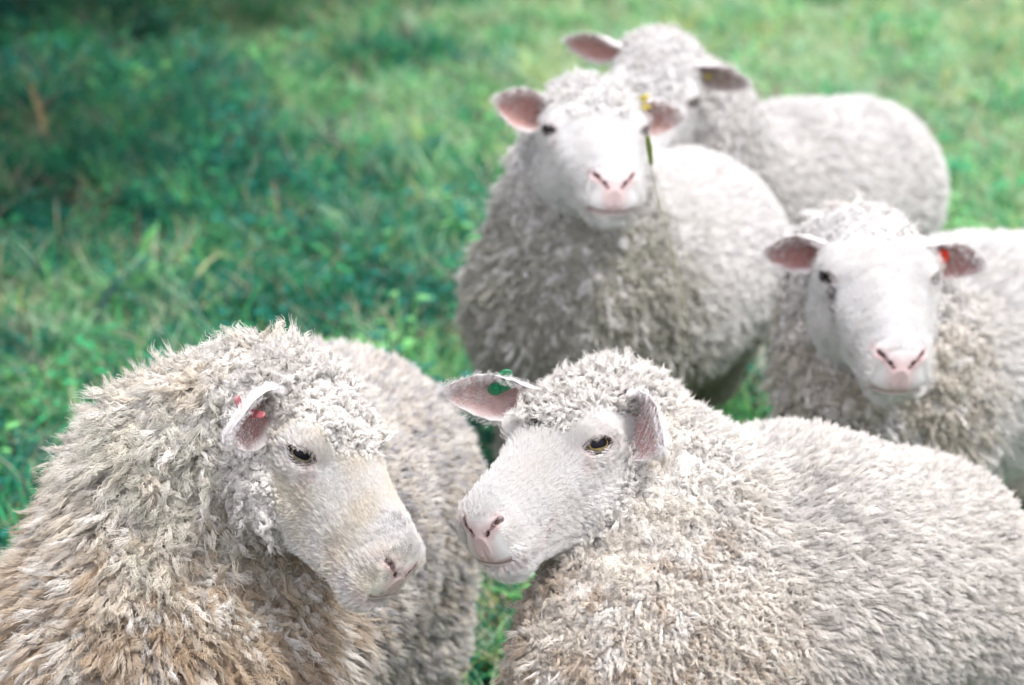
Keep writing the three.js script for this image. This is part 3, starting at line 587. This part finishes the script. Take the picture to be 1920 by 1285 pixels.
//@@SHEEPLIST
const FLOCK = [
  { // big ewe, front left
    base: [-0.31, -2.5], dir: [-0.24, 0.97], cell: 0.0017, spacing: 0.0038, hairs: 15000,
    label: 'large woolly sheep at the front left with a pink ear tag and lowered head',
    head: { at: [-0.234, 0.740, -2.283], fwd: [0.590, -0.50, 0.632], up: [0.58, 0.81, 0.10], scale: 0.94 },
    chains: [[[-0.395, 0.42, -2.27, 0.165], [-0.335, 0.43, -2.56, 0.21], [-0.255, 0.40, -2.84, 0.18]], [[-0.40, 0.46, -2.30, 0.155], [-0.355, 0.61, -2.37, 0.125]], [[-0.20, 0.38, -2.82, 0.145], [-0.185, 0.2, -2.80, 0.115]]], woolLegs: 0.12,
    legs: [[-0.47, -2.26, 1], [-0.29, -2.21, 1], [-0.33, -2.92, -1], [-0.15, -2.9, -1]],
    edge: [0.12, 0.10, 0.05, 0.035, 0.065, 0.065], iris: [0.40, 0.36, 0.24], cream: 0.75,
    ears: [{ side: -1, x: 0.070, dir: [-0.89, -0.25, 0.36], open: [0.0, 0.2, 0.85], len: 0.09, wid: 0.084, roll: 1.5, pink: [0.34, 0.19, 0.17], tag: { u: 0.5, v: 0.1, along: [0, 0.5, 1], len: 0.026, wid: 0.008, tilt: 0.8, col: [0.55, 0.17, 0.19], label: 'pink plastic ear tag' } }, { side: 1, dir: [0.7, -0.5, -0.5], open: [0, -0.3, 1], len: 0.085, wid: 0.055 }],
    wool: woolRule({ seed: 1, headGrey: 0.35, chest: [-0.395, -2.27], dir: [-0.24, 0.97], col: CREAM, dirtAndShade: (x, y, z, s, s2, b) => (1 - 0.55 * b) * sstep(0.70, 0.54, y + 0.30 * (s - 0.5)) * sstep(0.25, 0.6, s2 * 0.6 + s * 0.4), tan: 0.6, grey: 1, knob: 0.75, bodyLen: 0.8, bodyFat: 0.75, shag: 0.75, neckLen: 0.92, neckFat: 0.8, headFat: 0.85, near: 0.2, olive: 0.9, headClump: 0.017, neckClump: 0.032 }),
    freckle: (x, y, z, n, n2) => (z > 0.165 && y > -0.045 ? 0.8 * Math.max(0.6 * sstep(0.32, 0.6, n2 * 0.6 + n * 0.65) * sstep(0.165, 0.2, z), sstep(0.1, 0.3, n2) * sstep(0.010, 0.004, Math.hypot(x + 0.006, (z - 0.195) * 0.5)), sstep(0.0, 0.25, n2) * sstep(0.008, 0.004, Math.hypot(x + 0.008, z - 0.226))) : 0),
    nose: [0.60, 0.42, 0.41],
  },
  { // young sheep, front right
    base: [0.35, -2.45], dir: [-0.78, 0.62], cell: 0.0017, spacing: 0.0035, hairs: 15000,
    label: 'cream sheep at the front right with a clean white face and a green ear tag',
    head: { at: [0.096, 0.660, -2.435], fwd: [-0.613, -0.162, 0.773], up: [-0.299, 0.954, -0.038], scale: 0.97 },
    chains: [[[0.128, 0.40, -2.285, 0.125], [0.33, 0.442, -2.48, 0.168], [0.50, 0.385, -2.60, 0.15]], [[0.165, 0.46, -2.33, 0.132], [0.185, 0.56, -2.42, 0.10]]],
    legs: [[0.10, -2.33, 1], [0.22, -2.22, 1], [0.47, -2.68, -1], [0.59, -2.54, -1]],
    edge: [0.005, 0.0, -0.008, 0.02, 0.05, 0.06], iris: [0.46, 0.36, 0.15],
    ears: [{ side: -1, x: 0.07, y: 0.047, z: 0.0, dir: [-0.684, 0.385, 0.58], open: [0.55, 0.0, 0.7], len: 0.118, wid: 0.058, pink: [0.56, 0.38, 0.35], tag: { u: 0.45, v: 0.3, along: [1, 0, 0.3], len: 0.024, wid: 0.016, col: [0.01, 0.22, 0.09], label: 'green plastic ear tag' } }, { side: 1, dir: [0.76, -0.32, 0.50], x: 0.068, y: 0.03, open: [0.08, 0.27, 0.93], len: 0.092, wid: 0.084, pink: [0.48, 0.28, 0.25], roll: 1.4 }],
    wool: woolRule({ seed: 20, chest: [0.15, -2.28], dir: [-0.78, 0.62], col: CREAM, dirtAndShade: (x, y, z, s, s2, b) => (0.75 - 0.55 * b) * sstep(0.62, 0.46, y + 0.3 * (s - 0.5)) * sstep(0.3, 0.65, s2), tan: 0.35, grey: 0.35, bodyLen: 0.62, bodyFat: 0.7, bodyRough: 0.36, neckLen: 0.68, neckFat: 0.68, headFat: 0.75, shag: 0.1, knob: 0.3, chestClump: 0.013, headClump: 0.014, soil: (l, s) => (l[2] > 0.02 && Math.hypot(l[0] + 0.03, l[1] - 0.062) < 0.03 ? sstep(0.55, 0.7, s) : 0) }),
  },
  { // middle, behind
    base: [0.2, -3.55], dir: [-0.42, 0.9], cell: 0.0025, spacing: 0.0048, hairs: 5000, earFuzz: 400,
    label: 'sheep in the middle behind the front pair, grey shaggy chest and yellow ear tag',
    head: { at: [0.114, 0.732, -3.385], fwd: [0.14, 0.0, 0.99], up: [0.05, 0.997, -0.02], scale: 1.04 },
    chains: [[[0.11, 0.42, -3.45, 0.178], [0.19, 0.405, -3.62, 0.19], [0.28, 0.395, -3.75, 0.185]], [[0.11, 0.48, -3.44, 0.145], [0.105, 0.60, -3.46, 0.10]], [[0.29, 0.38, -3.74, 0.15], [0.30, 0.2, -3.78, 0.10]]],
    woolLegs: 0.13, legs: [[0.03, -3.43, 1], [0.18, -3.38, 1], [0.14, -3.80, -1], [0.27, -3.82, -1]],
    edge: [0.0, 0.0, 0.0, 0.02, 0.045, 0.06], iris: [0.03, 0.025, 0.025], face: [0.73, 0.725, 0.72],
    ears: [{ side: -1, y: 0.022, dir: [-1, 0.35, 0.1], open: [0, 0.05, 1], len: 0.088, wid: 0.062 }, { side: 1, y: 0.02, dir: [1, 0.1, 0.1], open: [0, 0.05, 1], len: 0.085, wid: 0.055, tag: { u: 0.3, v: -0.8, along: [0, 1, 0], len: 0.016, wid: 0.014, col: [0.75, 0.62, 0.05], label: 'yellow plastic ear tag' } }],
    wool: woolRule({ seed: 40, bodyAt: 0.05, chest: [0.11, -3.45], dir: [-0.42, 0.9], col: WHITE, dirtAndShadeCol: [0.46, 0.45, 0.37], dirtAndShade: (x, y, z, s, s2, b, n) => 0.9 * (1 - b) * sstep(-0.2, 0.35, n.z + 0.3 * n.x * -1 + 0.5 * (s - 0.5)) * sstep(0.72, 0.62, y + 0.1 * s2) * sstep(0.2, 0.5, s2) + sstep(0.32, 0.24, y + 0.15 * (s - 0.5)), tan: 0.15, grey: 0.05, bodyKind: 'fine', bodyLen: 0.7, bodyRough: 0.3, bodyBump: 0.005, chestClump: 0.03, neckLen: 0.66, neckFat: 0.8, headFat: 0.85, bodyFat: 0.85, headClump: 0.03 }),  // chest tone is part dirt, part shade; low belly wool is painted-in shade
  },
  { // right, behind
    base: [0.7, -3.2], dir: [-0.75, 0.66], cell: 0.0025, spacing: 0.0048, hairs: 6000, earFuzz: 400,
    label: 'sheep at the right edge with a red ear tag and a dark tear mark',
    head: { at: [0.508, 0.614, -3.124], fwd: [0.06, -0.19, 0.98], up: [0.05, 0.98, 0.17], scale: 1.1 },
    chains: [[[0.56, 0.40, -3.18, 0.15], [0.70, 0.40, -3.30, 0.165], [0.92, 0.365, -3.46, 0.172]], [[0.55, 0.43, -3.16, 0.14], [0.52, 0.52, -3.18, 0.105]]],
    legs: [[0.5, -3.24, 1], [0.64, -3.12, 1], [0.86, -3.56, -1], [1.0, -3.44, -1]],
    edge: [0.0, 0.0, -0.005, 0.02, 0.05, 0.06], iris: [0.03, 0.025, 0.025], face: [0.73, 0.725, 0.72], fore: 0.0,
    duct: [0.10, 0.07, 0.08],
    ears: [{ side: -1, y: 0.02, dir: [-1, 0.0, 0.1], open: [0, 0.0, 1], len: 0.085, wid: 0.056, pink: [0.42, 0.2, 0.18] }, { side: 1, y: 0.02, dir: [1, -0.15, 0.1], open: [0, 0.0, 1], len: 0.1, wid: 0.058, pink: [0.42, 0.2, 0.18], tag: { u: 0.4, v: 0.0, along: [0, 1, 0], len: 0.010, wid: 0.016, col: [0.85, 0.06, 0.03], label: 'red button ear tag' } }],
    wool: woolRule({ seed: 60, bodyAt: 0.08, chest: [0.56, -3.18], dir: [-0.75, 0.66], col: WHITE, dirtAndShadeCol: [0.60, 0.54, 0.43], dirtAndShade: (x, y, z, s, s2, b) => 0.7 * (1 - b) * sstep(0.60, 0.5, y + 0.12 * (s - 0.5)) * sstep(0.25, 0.55, s2), tan: 0.3, grey: 0.15, bodyKind: 'fine', bodyLen: 0.9, bodyRough: 0.3, bodyBump: 0.003, topLen: 0.42, headBump: 0.004, neckLen: 0.8, neckFat: 0.85, headFat: 0.85, bodyFat: 0.85, headClump: 0.03, chestClump: 0.028 }),
  },
  { // farthest
    base: [0.5, -4.12], dir: [-0.8, 0.6], cell: 0.003, spacing: 0.0054, hairs: 3000, earFuzz: 300,
    label: 'farthest sheep, its face half hidden behind the head of the middle sheep',
    head: { at: [0.250, 0.674, -3.90], fwd: [-0.192, -0.353, 0.916], up: [0.127, 0.916, 0.38], scale: 1.03 },
    chains: [[[0.40, 0.36, -4.10, 0.145], [0.53, 0.35, -4.20, 0.17], [0.66, 0.34, -4.30, 0.172]], [[0.39, 0.42, -4.07, 0.13], [0.33, 0.54, -4.02, 0.1]]],
    legs: [[0.36, -4.15, 1], [0.46, -4.02, 1], [0.62, -4.38, -1], [0.74, -4.26, -1]],
    edge: [0.0, 0.0, 0.0, 0.03, 0.06, 0.07], iris: [0.03, 0.025, 0.025], face: [0.73, 0.725, 0.72], fore: 0.085,
    ears: [{ side: -1, x: 0.072, dir: [-1, 0.1, 0.15], open: [0, 0.05, 1], len: 0.095, wid: 0.055 }, { side: 1, dir: [1, 0.0, 0.1], open: [0, 0.0, 1], len: 0.1, wid: 0.055, pink: [0.32, 0.24, 0.2], tag: { u: 0.22, v: 0.4, along: [1, 0, 0], len: 0.012, wid: 0.008, col: [0.35, 0.3, 0.05], label: 'dull yellow ear tag' } }],
    wool: woolRule({ seed: 80, bodyAt: 0.06, chest: [0.40, -4.10], dir: [-0.8, 0.6], col: WHITE, tan: 0.1, grey: 0.05, bodyKind: 'fine', bodyLen: 0.7, bodyRough: 0.3, bodyBump: 0.005, shag: 0, neckLen: 0.6, neckFat: 0.85, headFat: 0.85, headClump: 0.03, knob: 0.1, topLen: 0.7, headBump: 0.004 }),
  },
];
//@@GROUND
function noiseMap(size, f) { // tileable colour map, f(u, v, w, t) with a torus of coordinates
  const d = new Uint8Array(size * size * 4);
  for (let j = 0; j < size; j++) for (let i = 0; i < size; i++) {
    const c = f(i / size, j / size), k = (j * size + i) * 4; d[k] = c[0]; d[k + 1] = c[1]; d[k + 2] = c[2]; d[k + 3] = 255;
  }
  const t = new THREE.DataTexture(d, size, size, THREE.RGBAFormat); t.colorSpace = THREE.SRGBColorSpace; t.wrapS = t.wrapT = THREE.RepeatWrapping; t.magFilter = THREE.LinearFilter; t.needsUpdate = true; return t;
}
{
  const tile = (u, v, f, s) => { const a = Math.sin(u * 6.28318), b = Math.cos(u * 6.28318), c = Math.sin(v * 6.28318), d = Math.cos(v * 6.28318); return 0.5 * noise(a * f + s, b * f + c * f * 0.7, d * f) + 0.5 * noise(a * f * 0.6 + c * f, b * f - s, d * f * 0.8 + 5); };
  const map = noiseMap(256, (u, v) => { const n = tile(u, v, 4, 1) + 0.7 * tile(u, v, 14, 3), m = tile(u, v, 30, 8); const t = clamp(0.5 + n * 0.7); return [lerp(64, 52, t) + m * 16, lerp(58, 82, t) + m * 16, lerp(46, 56, t) + m * 12]; });
  map.repeat.set(200, 200);
  const g = new THREE.PlaneGeometry(240, 240, 1, 1).rotateX(-Math.PI / 2);
  const m = shade(new THREE.Mesh(g, new THREE.MeshStandardMaterial({ map, roughness: 1 })));
  m.position.z = -60; m.name = 'ground'; m.userData.kind = 'structure'; scene.add(m);
}
// ---- grass and herbs
function bladesGeo(n, h0, h1, w, lean, spread) {
  const pos = [], idx = [];
  for (let b = 0; b < n; b++) {
    const a = rr(0, 6.283), ca = Math.cos(a), sa = Math.sin(a), h = rr(h0, h1), ln = rr(lean * 0.3, lean) * h, ox = rr(-spread, spread), oz = rr(-spread, spread), ww = w * rr(0.7, 1.2), tw = rr(0, 6.283), N = 4, base = pos.length / 3;
    for (let i = 0; i <= N; i++) {
      const t = i / N, k = ww * (1 - t * t) * 0.5 + 0.0003, x = ox + ca * ln * t * t, z = oz + sa * ln * t * t, y = h * t * (1 - 0.25 * t * lean), q = tw + t * 0.8;
      pos.push(x + Math.cos(q) * k, y, z + Math.sin(q) * k, x - Math.cos(q) * k, y, z - Math.sin(q) * k);
      if (i) { const p = base + i * 2; idx.push(p - 2, p - 1, p, p - 1, p + 1, p); }
    }
  }
  return geoOf(pos, idx);
}
function leavesGeo(n, h0, h1, r, round) { // small herb: stems with oval leaves held out flat
  const pos = [], idx = [];
  for (let b = 0; b < n; b++) {
    const a = b / n * 6.283 + rr(-0.4, 0.4), ca = Math.cos(a), sa = Math.sin(a), h = rr(h0, h1), out = rr(0.3, 1) * 0.03, R = r * rr(0.7, 1.25), tip = rr(-0.3, 0.25), base = pos.length / 3, N = 10;
    pos.push(ca * out, h, sa * out);
    const cx = ca * (out + R), cz = sa * (out + R);
    pos.push(cx, h + tip * R * 0.5, cz);
    for (let i = 0; i < N; i++) { const q = i / N * 6.283, u = Math.cos(q) * R, v = Math.sin(q) * R * round * (1 - 0.25 * Math.cos(q)); pos.push(cx + ca * u - sa * v, h + tip * u * 0.6 + 0.12 * Math.abs(v), cz + sa * u + ca * v); }
    for (let i = 0; i < N; i++) idx.push(base + 1, base + 2 + i, base + 2 + (i + 1) % N);
    // stem
    const s0 = pos.length / 3; pos.push(0.0012, 0, 0, -0.0012, 0, 0, ca * out + 0.001, h, sa * out, ca * out - 0.001, h, sa * out); idx.push(s0, s0 + 1, s0 + 2, s0 + 1, s0 + 3, s0 + 2);
  }
  return geoOf(pos, idx);
}
const leafMat = new THREE.MeshPhysicalMaterial({ color: 0xffffff, roughness: 1, specularIntensity: 0.25, transmission: 0.3, thickness: 0, side: THREE.DoubleSide });
const PAL = { emerald: [0.055, 0.34, 0.145], bright: [0.22, 0.56, 0.20], teal: [0.025, 0.22, 0.165], straw: [0.58, 0.53, 0.38], dark: [0.03, 0.15, 0.10], yellow: [0.62, 0.62, 0.24], brown: [0.20, 0.14, 0.15], pale: [0.45, 0.66, 0.43] };
function scatter(name, geos, n, place, label) {
  const buckets = geos.map(() => []);
  for (let i = 0; i < n; i++) { const p = place(); if (p) buckets[i % geos.length].push(p); }
  const Q = new THREE.Quaternion(), m = new THREE.Matrix4(), c = new THREE.Color();
  buckets.forEach((list, k) => {
    const im = shade(new THREE.InstancedMesh(geos[k], leafMat, list.length));
    list.forEach((p, i) => { Q.setFromEuler(new THREE.Euler(rr(-0.15, 0.15), rr(0, 6.283), rr(-0.15, 0.15))); m.compose(V3(p.x, 0, p.z), Q, V3(p.s, p.s * (p.sy ?? 1), p.s)); im.setMatrixAt(i, m); im.setColorAt(i, c.setRGB(...p.c)); });
    im.name = numbered(name); im.userData.kind = 'stuff'; im.userData.label = label; im.userData.category = name.replace('_', ' '); scene.add(im);
  });
}
const meadow = (f0, f1, ex) => { const f = Math.sqrt(lerp(f0 * f0, f1 * f1, rnd())); return [rr(-1, 1) * (0.27 * f + ex), -f]; };
const herby = (x, z) => sstep(-0.25, 0.45, -x * 0.55 + 0.05 * (z + 5) + 0.55 * noise(x * 1.1, z * 1.1, 2) - 0.1); // 1 on the left, where broad leaves take over
const pick3 = (w) => { let t = 0; for (const k in w) t += w[k]; let r = rnd() * t; for (const k in w) { r -= w[k]; if (r <= 0) return PAL[k]; } return PAL.emerald; };
const tone = (c) => { const k = rr(0.75, 1.25), g = rr(0.92, 1.08); return [c[0] * k, c[1] * k * g, c[2] * k]; };
scatter('grass', [0, 1, 2, 3].map(() => bladesGeo(14, 0.05, 0.15, 0.0055, 0.9, 0.034)), 30000, () => {
  const [x, z] = meadow(2.2, 9.5, 0.5), h = herby(x, z), n = noise(x * 3, z * 3, 9); if (rnd() < 0.2 * h) return null;
  const far = sstep(4.6, 6.4, -z) * sstep(-0.4, 0.5, x), pa = noise(x * 5 + 3, z * 2.6, 4), pb = noise(x * 9, z * 4, 14), sh = v => Math.max(0, v) ** 2;
  const c = rnd() < h ? pick3({ teal: 2.5 + 9 * sh(pa), emerald: 2 + 5 * sh(-pa), dark: 1.2 + 3 * sh(pb), straw: 0.5 + 4 * sh(-pb - 0.2), brown: 0.4 + 4 * sh(pa - 0.4), bright: 0.4 + 3 * sh(-pa - 0.3) }) : pick3({ emerald: 1.6 + 7 * sh(pa), bright: 3 + 8 * sh(-pa), pale: 3 + 10 * sh(pb) + 8 * far, straw: 1.0 + 7 * sh(-pb - 0.25) + far, yellow: 0.4 + 7 * sh(pb - 0.45) + 3 * far, teal: 0.5 + 3 * sh(pa - 0.5) });
  return { x, z, s: rr(0.7, 1.15), sy: lerp(0.75, 1.15, h) * (1 + 0.25 * n), c: tone(c) };
}, 'short green meadow grass around the sheep');
scatter('broad_leaf_weeds', [leavesGeo(9, 0.02, 0.09, 0.0085, 0.75), leavesGeo(10, 0.02, 0.12, 0.011, 0.5), leavesGeo(6, 0.01, 0.06, 0.013, 0.45)], 8000, () => {
  const [x, z] = meadow(2.4, 9.5, 0.4), h = herby(x, z); if (rnd() > 0.22 + 0.78 * h) return null;
  return { x, z, s: rr(0.7, 1.5), c: tone(pick3({ teal: 4 * h + 0.5, emerald: 3, dark: h, bright: 1.2 - h * 0.7 })) };
}, 'low broad leaved weeds growing among the grass');
scatter('dry_grass', [bladesGeo(5, 0.06, 0.17, 0.0035, 1.4, 0.05), bladesGeo(4, 0.03, 0.1, 0.005, 1.8, 0.06)], 4200, () => { const [x, z] = meadow(2.4, 9.5, 0.4); return { x, z, s: rr(0.8, 1.4), c: tone(pick3({ straw: 3, brown: 2, yellow: 0.6 })) }; }, 'dry straw coloured stems lying in the grass');
scatter('dead_leaves', [leavesGeo(4, 0.015, 0.06, 0.014, 0.55)], 1500, () => { const [x, z] = meadow(2.6, 9.5, 0.3), h = herby(x, z); return { x, z, s: rr(0.6, 1.3), c: tone(pick3({ brown: 3 * h + 0.8, yellow: 0.5, straw: 1 })) }; }, 'withered leaves lying in the grass');
scatter('far_grass', [bladesGeo(26, 0.08, 0.2, 0.009, 0.7, 0.16)], 6000, () => { const [x, z] = meadow(9.3, 24, 3), n = noise(x, z, 9); return { x, z, s: rr(0.8, 1.3), c: tone(pick3({ emerald: 3, bright: 3 + n, pale: 2, teal: 1 })) }; }, 'meadow grass farther off behind the flock');
FLOCK.forEach((S, i) => makeSheep(S));
//@@PLANTS
// ---- single stalks and blades
const green = (r, g, b) => new THREE.MeshPhysicalMaterial({ color: new THREE.Color().setRGB(r, g, b), roughness: 0.7, transmission: 0.2, thickness: 0, side: THREE.DoubleSide });
function thingAt(name, label, category, base, group) { const o = new THREE.Group(); o.name = numbered(name); o.position.set(...base); scene.add(o); return tag(o, label, category, group); }
function tubeOf(pts, r) { return strandsGeo([{ pts: new THREE.CatmullRomCurve3(pts).getPoints(40), rad: Array.from({ length: 41 }, (_, i) => r * (1 - 0.5 * i / 40)) }], 6); }
{
  const B = [0.262, 0, -3.13], o = thingAt('grass_stalk', 'tall thin grass stalk with a green seed head before the middle sheep', 'grass stalk', B);
  const pts = [[0.262, 0, -3.13], [0.255, 0.25, -3.09], [0.234, 0.61, -2.88], [0.220, 0.675, -2.91], [0.206, 0.735, -2.93], [0.190, 0.787, -2.96], [0.1803, 0.845, -2.98]].map(p => V3(p[0] - B[0], p[1] - B[1], p[2] - B[2]));
  part('stem', tubeOf(pts, 0.0011), green(0.30, 0.30, 0.17), o);
  const list = [], cv = new THREE.CatmullRomCurve3(pts);
  for (let i = 0; i < 90; i++) { const t = lerp(0.905, 1, i / 90), p = cv.getPoint(t), a = i * 2.4, d = V3(Math.cos(a), 1.6, Math.sin(a)).normalize(), L = 0.009 * (1 - 0.4 * Math.abs(i / 45 - 1)); list.push({ pts: [0, 0.5, 1].map(k => p.clone().addScaledVector(d, L * k)), rad: [0.0008, 0.0014, 0.0002] }); }
  part('seed_head', strandsGeo(list, 4), green(0.32, 0.40, 0.10), o).userData.kind = 'stuff';
}
{
  const B = [0.475, 0, -3.42], o = thingAt('grass_stalk', 'thin bent dry stalk in front of the farthest sheep', 'grass stalk', B);
  const pts = [[0.475, 0, -3.42], [0.47, 0.3, -3.5], [0.456, 0.537, -3.50], [0.407, 0.60, -3.53], [0.378, 0.646, -3.56], [0.388, 0.70, -3.63]].map(p => V3(p[0] - B[0], p[1] - B[1], p[2] - B[2]));
  part('stem', tubeOf(pts, 0.0012), green(0.20, 0.19, 0.15), o);
}
function blade(label, a, b, arch, w, col) { // a single long blade from a to b with a keel
  const A0 = V3(...a), B0 = V3(...b), d = B0.clone().sub(A0), side = V3(-d.z, 0, d.x).normalize(), pos = [], idx = [], N = 12;
  for (let i = 0; i <= N; i++) { const t = i / N, p = d.clone().multiplyScalar(t).add(V3(0, arch * 4 * t * (1 - t), 0)), k = w * 0.5 * Math.pow(1 - t, 0.5) * (0.55 + 0.45 * Math.min(1, t * 5)); for (const [s, y] of [[-1, k * 0.5], [0, 0], [1, k * 0.5]]) pos.push(p.x + side.x * s * k, p.y + y, p.z + side.z * s * k); if (i) for (const s of [0, 1]) { const q = i * 3 + s; idx.push(q - 3, q - 2, q, q - 2, q + 1, q); } }
  const m = shade(new THREE.Mesh(geoOf(pos, idx), green(...col))); m.name = numbered('sedge'); m.position.copy(A0); scene.add(m); return tag(m, label, 'grass blade', 'long blades lying in the meadow');
}
const BL = [
  ['bright green grass blade lying slantwise on the dark grass', [-0.44, 0.05, -4.88], [-0.325, 0.075, -5.0], 0.015, 0.016, [0.10, 0.42, 0.08]],
  ['dark bluish blade slanting through the weeds behind the large sheep', [-0.84, 0.05, -4.37], [-0.755, 0.09, -4.6], 0.02, 0.014, [0.03, 0.07, 0.12]],
  ['pale yellowish blade bent over behind the back of the large sheep', [-0.67, 0.05, -4.47], [-0.595, 0.09, -4.62], 0.03, 0.014, [0.42, 0.44, 0.22]],
  ['tan upright dry blade standing in the weeds', [-0.525, 0.0, -5.0], [-0.54, 0.13, -5.02], 0.0, 0.016, [0.42, 0.33, 0.24]],
  ['pale dry blade rising behind the back of the large sheep', [-0.515, 0.0, -4.45], [-0.50, 0.13, -4.42], 0.0, 0.018, [0.52, 0.48, 0.38]],
  ['withered tan blade hanging in the darkest weeds', [-1.15, 0.04, -5.55], [-1.23, 0.16, -5.72], 0.03, 0.02, [0.40, 0.30, 0.14]],
  ['long green blade standing upright left of the middle sheep', [-0.25, 0.0, -4.85], [-0.238, 0.16, -4.9], 0.0, 0.02, [0.08, 0.36, 0.12]],
  ['small bright green blade beside the dark bluish one', [-0.80, 0.03, -4.7], [-0.765, 0.1, -4.78], 0.02, 0.03, [0.09, 0.40, 0.09]],
];
for (const b of BL) blade(...b);
// ---- the trees that shade the left of the meadow; they stand beyond the left edge of the picture
function shadeTree(label, at, low, reach) {
  const o = thingAt('shade_tree', label, 'tree', at, 'trees beyond the left edge');
  const prof = [[0.26, 0], [0.2, 0.15], [0.16, 0.6], [0.14, 1.6], [0.11, 2.6], [0.05, 4.2], [0.01, 4.8]].map(p => new THREE.Vector2(...p)), tg = new THREE.LatheGeometry(prof, 14);
  const tp = tg.attributes.position; for (let i = 0; i < tp.count; i++) { const y = tp.getY(i), k = 1 + 0.12 * noise(tp.getX(i) * 6, y * 1.5, tp.getZ(i) * 6); tp.setXYZ(i, tp.getX(i) * k + 0.08 * Math.sin(y), y, tp.getZ(i) * k); } tg.computeVertexNormals();
  const bark = new THREE.MeshStandardMaterial({ color: new THREE.Color().setRGB(0.11, 0.085, 0.065), roughness: 1 });
  part('trunk', tg, bark, o);
  const tips = [];
  for (let i = 0; i < 14; i++) {
    const a = i * 2.399, y0 = low + i * 0.2, L = reach * rr(0.7, 1.05) * (1 - 0.03 * i), e = V3(Math.cos(a) * L, y0 + rr(0.1, 0.6), Math.sin(a) * L), m = V3(Math.cos(a) * L * 0.5, y0 + 0.35, Math.sin(a) * L * 0.5);
    part('limb', strandsGeo([{ pts: new THREE.QuadraticBezierCurve3(V3(0.08 * Math.sin(y0), y0, 0), m, e).getPoints(10), rad: Array.from({ length: 11 }, (_, k) => lerp(0.05, 0.012, k / 10)) }], 7), bark, o);
    for (const t of [0.35, 0.6, 0.8, 1]) tips.push(V3().lerpVectors(V3(0, y0, 0), e, t));
  }
  const lg = leavesGeo(9, -0.06, 0.1, 0.04, 0.55), n = 17000, im = shade(new THREE.InstancedMesh(lg, leafMat, n)), q = new THREE.Quaternion(), mm = new THREE.Matrix4(), c = new THREE.Color();
  for (let i = 0; i < n; i++) { const t = tips[i % tips.length], p = V3(rr(-1, 1), rr(-0.7, 0.7), rr(-1, 1)); p.normalize().multiplyScalar(0.6 * Math.cbrt(rnd())).add(t); q.setFromEuler(new THREE.Euler(rr(-0.8, 0.8), rr(0, 6.28), rr(-0.8, 0.8))); mm.compose(p, q, V3(1, 1, 1).multiplyScalar(rr(0.8, 1.4))); im.setMatrixAt(i, mm); im.setColorAt(i, c.setRGB(...tone([0.06, 0.16, 0.05]))); }
  im.name = 'crown'; im.userData.kind = 'stuff'; o.add(im);
}
shadeTree('leafy tree beyond the left edge, farther from the large sheep', [-2.45, 0, -6.9], 1.05, 2.4);
shadeTree('leafy tree added for more shade beyond the left edge, nearer to the large sheep', [-2.7, 0, -5.0], 1.3, 1.9);  // unseen second tree, added to deepen the shade on the left
renderer.render(scene, camera);
